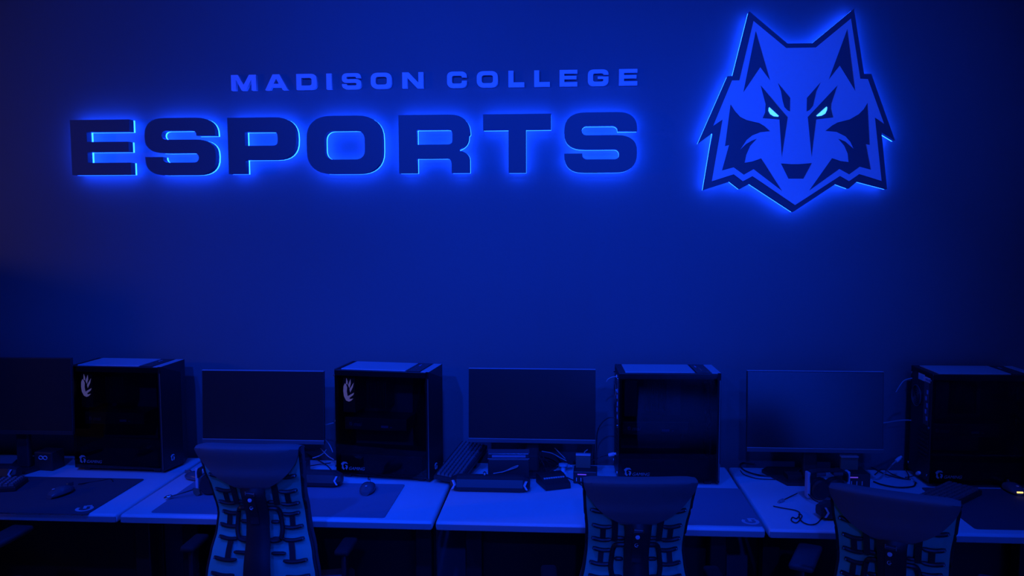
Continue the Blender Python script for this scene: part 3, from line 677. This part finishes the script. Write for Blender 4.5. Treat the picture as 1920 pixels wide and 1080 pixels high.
b0 = onz(76, 884); t = thing('storage_case', 'black box with a pale printed mark, behind the speaker at the far left', 'case', (b0.x+.012, b0.y+.05, DZ+.0002), math.radians(-6))
MB().box((-.046, -.04, 0), (.046, .04, .085), .005).build('body', 'black', t)
mb = MB()
for sx in (-1, 1): mb.tube([Vector((sx*.011+.010*math.cos(a), -.0405, .060+.008*math.sin(a))) for a in [2*PI*k/12 for k in range(13)]], .0022, 5)
mb.build('printed_mark', 'logo', t, label='pale printed mark')
m4 = onz(352, 906); mouse('mouse half hidden behind the headset near the leftmost seam', m4.x+.012, m4.y+.05, math.radians(70), z=DZ+.0003)
tg = thing('cable_holder', 'small round-topped metal holder beside the interface box of the middle desk', 'holder', tuple(onz(1056, 886)))
MB().lathe([(.018,0),(.018,.004),(.010,.006),(.010,.030),(.020,.032),(.020,.040),(.004,.042)], n=18).build('body', 'plug', tg, smooth=True)
# ------------------------------------------------------------------ cables
def cable(label, pts, r=.0028, m='cable', group='loose cables on and behind the desks', plug=None):
    t = thing('cable', label, 'cable', tuple(pts[0]), 0, group)
    o = Vector(pts[0]); P = [Vector(p)-o for p in pts]
    MB().tube(spline(P, 8), r, 8).build('cord', m, t, smooth=True)
    if plug:
        for e, n_ in plug:
            a, b = (P[0], P[1]) if e == 0 else (P[-1], P[-2]); d = (a-b).normalized()
            MB().tube([a-d*.002, a, a+d*.024, a+d*.026, a+d*.036], [.005,.008,.008,.0055,.0055], 10).build('plug', n_, t, smooth=True)
    return t
def z_(px, py, dz=.004): return onz(px, py, DZ+dz)
cable('thick black cable looping over the desk left of the monitor stand near the wolf side', [z_(1415,869), z_(1393,868), z_(1388,874), z_(1400,884), z_(1430,892), z_(1465,893), z_(1492,886,.012), z_(1506,876,.03)], .0035)
cable('thin black cable curving below the thicker loop by the monitor stand', [z_(1388,882), z_(1396,890), z_(1420,897), z_(1455,899)], .002)
cable('black cable rising to the lowest plug of the far right computer', [z_(1636,898), z_(1648,897,.006), z_(1660,886,.018), at(1672,872,-.24), at(1681,864,-.22)], .0032, 'cablel', plug=[(1,'plug')])
cable('black cable sweeping in a long flat loop before the far right computer', [z_(1638,903), z_(1655,909), z_(1685,914), z_(1712,912), z_(1717,905)], .0035)
cable('thin black cable arching between interface box and far right computer', [z_(1640,890), z_(1655,880,.02), z_(1675,890), z_(1700,898), z_(1704,892), z_(1697,880,.02)], .0024)
cable('black cable crossing the desk behind the interface box', [z_(1634,876), z_(1660,889), z_(1690,897), z_(1708,899)], .0024)
cable('short cable with a silver plug near the foot of the far right computer', [z_(1697,895), z_(1710,893,.01), at(1720,888,-.27)], .002, plug=[(1,'plug')])
cable('pale cable stretched between the last monitor and the far right computer', [at(1655,793,-.25), at(1664,792,-.25), at(1690,788,-.22), at(1708,788,-.2)], .0028, 'cablel')
cable('bent cable at the upper back of the far right computer', [at(1680,735,-.2), at(1688,722,-.2), at(1696,713,-.2), at(1710,709,-.2)], .0024, 'cablel')
cable('thin headset cord with a pale plug lying in front of the standing headset', [z_(1495,925,.01), z_(1480,932), z_(1468,938)], .002, plug=[(1,'cablel')])
cable('thin headset cord knotted at the desk front edge', [z_(1450,949), z_(1470,953), z_(1492,957), z_(1500,963,.006), z_(1494,972), z_(1486,970), z_(1484,976), z_(1494,980), z_(1504,968,.006), z_(1498,964,.008), z_(1502,976), z_(1515,983), z_(1530,982), z_(1542,971)], .0022)
cable('thin cable arching out of the middle computer down to the desk', [at(1154,783,-.25), at(1140,784,-.24), at(1127,795,-.23), at(1120,812,-.23), at(1118,845,-.24), z_(1116,865,.03)], .0024)
cable('small cable stub at the top back of the middle computer', [at(1156,706,-.25), at(1148,707,-.25), at(1140,711,-.25), at(1137,716,-.25)], .0022, 'cablel', plug=[(0,'plug')])
cable('cable with silver plug low at the back of the middle computer', [z_(1103,867,.02), at(1118,860,-.24), at(1132,855,-.24), at(1142,853,-.25)], .002, plug=[(1,'plug')])
cable('pale cable bowing up beside the interface box of the middle desk', [z_(1100,890,.01), at(1093,872,-.27), at(1092,860,-.27), at(1096,848,-.26), at(1102,843,-.26)], .002, 'cablel')
for i, (P, lab) in enumerate([
  ([at(1001,841,-.2), at(1012,858,-.24), at(1020,872,-.27), z_(1022,884,.02), z_(1015,893,.004)], 'black cable dropping from the middle monitor to the control pad'),
  ([at(1016,846,-.2), at(1035,850,-.22), at(1050,858,-.24), at(1062,864,-.26)], 'pale cable slanting from the middle monitor to the interface box'),
  ([at(1040,840,-.2), at(1050,850,-.22), at(1060,860,-.24)], 'short pale cable behind the middle interface box'),
  ([at(1016,850,-.22), at(1022,862,-.24), z_(1040,872,.02), z_(1058,873,.02)], 'thin cable bowing under the middle monitor'),
  ([z_(1000,884), z_(1010,872,.012), z_(1020,876,.006), z_(1012,890), z_(1002,893)], 'small coil of cable between the lidded case and the control pad'),
  ([z_(995,870), z_(1012,868,.02), z_(1024,880), z_(1018,892), z_(1000,897)], 'second cable coil wrapped by the lidded case'),
  ([z_(1063,895), z_(1080,903), z_(1096,913)], 'straight cable running toward the facing chair on the middle desk'),
  ([at(963,850,-.2), at(966,845,-.2), at(972,840,-.2)], 'short cable behind the lidded case lid'),
  ]):
    cable(lab, P, .0022, 'cablel' if i in (1,2) else 'cable', plug=[(1,'plug')] if i == 3 else None)
cable('pale curled cable between control pad and interface box', [z_(1031,881), z_(1035,886), z_(1041,882), z_(1046,886), z_(1050,882)], .0026, 'plug')
for P, lab, m_ in [
  ([at(609,824,-.16), at(615,830,-.2), at(620,838,-.22), at(624,848,-.24)], 'pale cable bending down at the back of the crest computer', 'cablel'),
  ([at(601,841,-.16), at(608,848,-.2), at(616,856,-.22), at(626,862,-.24)], 'pale cable crossing low behind the crest computer', 'cablel'),
  ([at(612,843,-.18), at(606,850,-.2), at(598,855,-.22), at(586,859,-.22)], 'thin cable hooking toward the monitor behind the tall-backed chair', 'cablel'),
  ([at(609,797,-.2), at(617,795,-.22), at(625,793,-.24)], 'pale cable end plugged into the crest computer', 'cablel'),
  ([z_(566,877,.01), z_(585,873,.01), z_(605,870,.01), z_(620,868,.02)], 'black cable from the charger to the crest computer', 'cable'),
  ([z_(575,850,.03), z_(595,862,.012), z_(612,872), z_(622,882)], 'black cable slanting across the desk behind the tall-backed chair', 'cable')]:
    cable(lab, P, .0024, m_)
cable('mouse cord trailing back over the leftmost mouse pad', [onz(147,908,.752), z_(165,905), z_(190,901), z_(207,898), z_(212,903)], .002)
cable('mouse cord running back from the mouse on the wide mouse pad', [onz(690,898,.75), z_(692,893), z_(700,889), z_(712,887)], .002)

# ------------------------------------------------------------------ lights of the room and added fill lamps
def spot(label, x, y, aim, power, size, col=(.002,.047,1.)):
    """ceiling track spotlight: housing, yoke and a lamp behind its lens"""
    z = ZC-.22
    t = thing('spotlight', label, 'spotlight', (x, y, ZC), 0, 'ceiling spotlights aimed at the sign wall')
    MB().lathe([(.05,-.012),(.05,0)], n=16).tube([(0,0,-.01),(0,0,-.13)], .010, 8).build('ceiling_mount', 'black', t)
    d = (Vector(aim)-Vector((x,y,z))).normalized(); q = d.to_track_quat('-Z', 'Y').to_matrix().to_4x4()
    MB().lathe([(.03,.12),(.05,.10),(.055,-.01),(.055,-.03),(.050,-.03),(.050,.0),(.046,.09),(.02,.10)], n=20, m=tr(0,0,-.22) @ q).build('housing', 'black', t, smooth=True)
    L = bpy.data.lights.new('lamp', 'SPOT'); L.energy = power; L.color = col; L.spot_size = math.radians(size); L.spot_blend = 1.; L.shadow_soft_size = .045
    o = bpy.data.objects.new('lamp', L); C.objects.link(o); o.parent = t; o.matrix_local = tr(0,0,-.22) @ q @ tr(0,0,-.035)
spot('ceiling spotlight aimed at the big letters', -1.35, -3.7, (-1.2,0,2.05), 400, 69)
spot('ceiling spotlight aimed at the middle of the wall', .0, -3.7, (-.25,0,1.95), 370, 58)
spot('ceiling spotlight aimed at the wolf emblem', 1.05, -3.7, (1.0,0,2.25), 250, 40)
spot('added fill spotlight for the chair backs', .2, -5.6, (.1,-.9,.95), 240, 40)  # unseen fill lamp added to brighten chair backs and desk fronts
spot('ceiling downlight over the left desks', -1.9, -2.1, (-1.8,-.5,.74), 150, 62)
spot('ceiling downlight over the middle desks', -.35, -2.1, (-.35,-.5,.74), 130, 62)
spot('ceiling downlight over the right desks', 1.1, -2.1, (1.1,-.5,.74), 110, 62)
spot('added lamp brightening the floor mirrored in the computer glass', 1.0, -4.95, (1.0,-4.8,0), 1100, 48)  # unseen lamp added so the glass mirrors a bright floor
spot('added lamp brightening the rear wall mirrored in the screens', 2.5, -5.0, (2.3,-7.4,1.0), 3000, 58)  # unseen lamp added to give the monitor screens their bluish sheen
wl = thing('wall_lamp', 'warm wall lamp beyond the added left partition', 'lamp', (XL, -2.6, 2.05))
MB().box((0, -.06, -.10), (.02, .06, .10), .005).build('bracket', 'black', wl); MB().tube([(.01,0,0),(.08,0,0)], .012, 8).build('arm', 'black', wl)
MB().lathe([(.05,-.16),(.11,-.10),(.13,0),(.11,.10),(.05,.16)], (.16,0,0), 18).build('shade', mat('warm lamp glass', (.8,.8,.8), .5, emit=(1.,.62,.42), es=15.), wl, smooth=True)

w = bpy.data.worlds.new('room'); S.world = w; w.use_nodes = True
w.node_tree.nodes['Background'].inputs[0].default_value = (.0,.0,.0,1)

cam = bpy.data.cameras.new('camera'); co = bpy.data.objects.new('camera', cam); C.objects.link(co)
cam.sensor_width = 36; cam.lens = F/1920*36; cam.clip_start = .05
co.matrix_world = Matrix(((RT.x, UP.x, -FW.x, CAM.x), (RT.y, UP.y, -FW.y, CAM.y), (RT.z, UP.z, -FW.z, CAM.z), (0,0,0,1)))
S.camera = co
S.view_settings.view_transform = 'Standard'; S.view_settings.look = 'None'
S.view_settings.exposure = 0; S.view_settings.gamma = 1; S.view_settings.use_curve_mapping = False
S.cycles.use_denoising = True
S.cycles.max_bounces = 8; S.cycles.transparent_max_bounces = 12
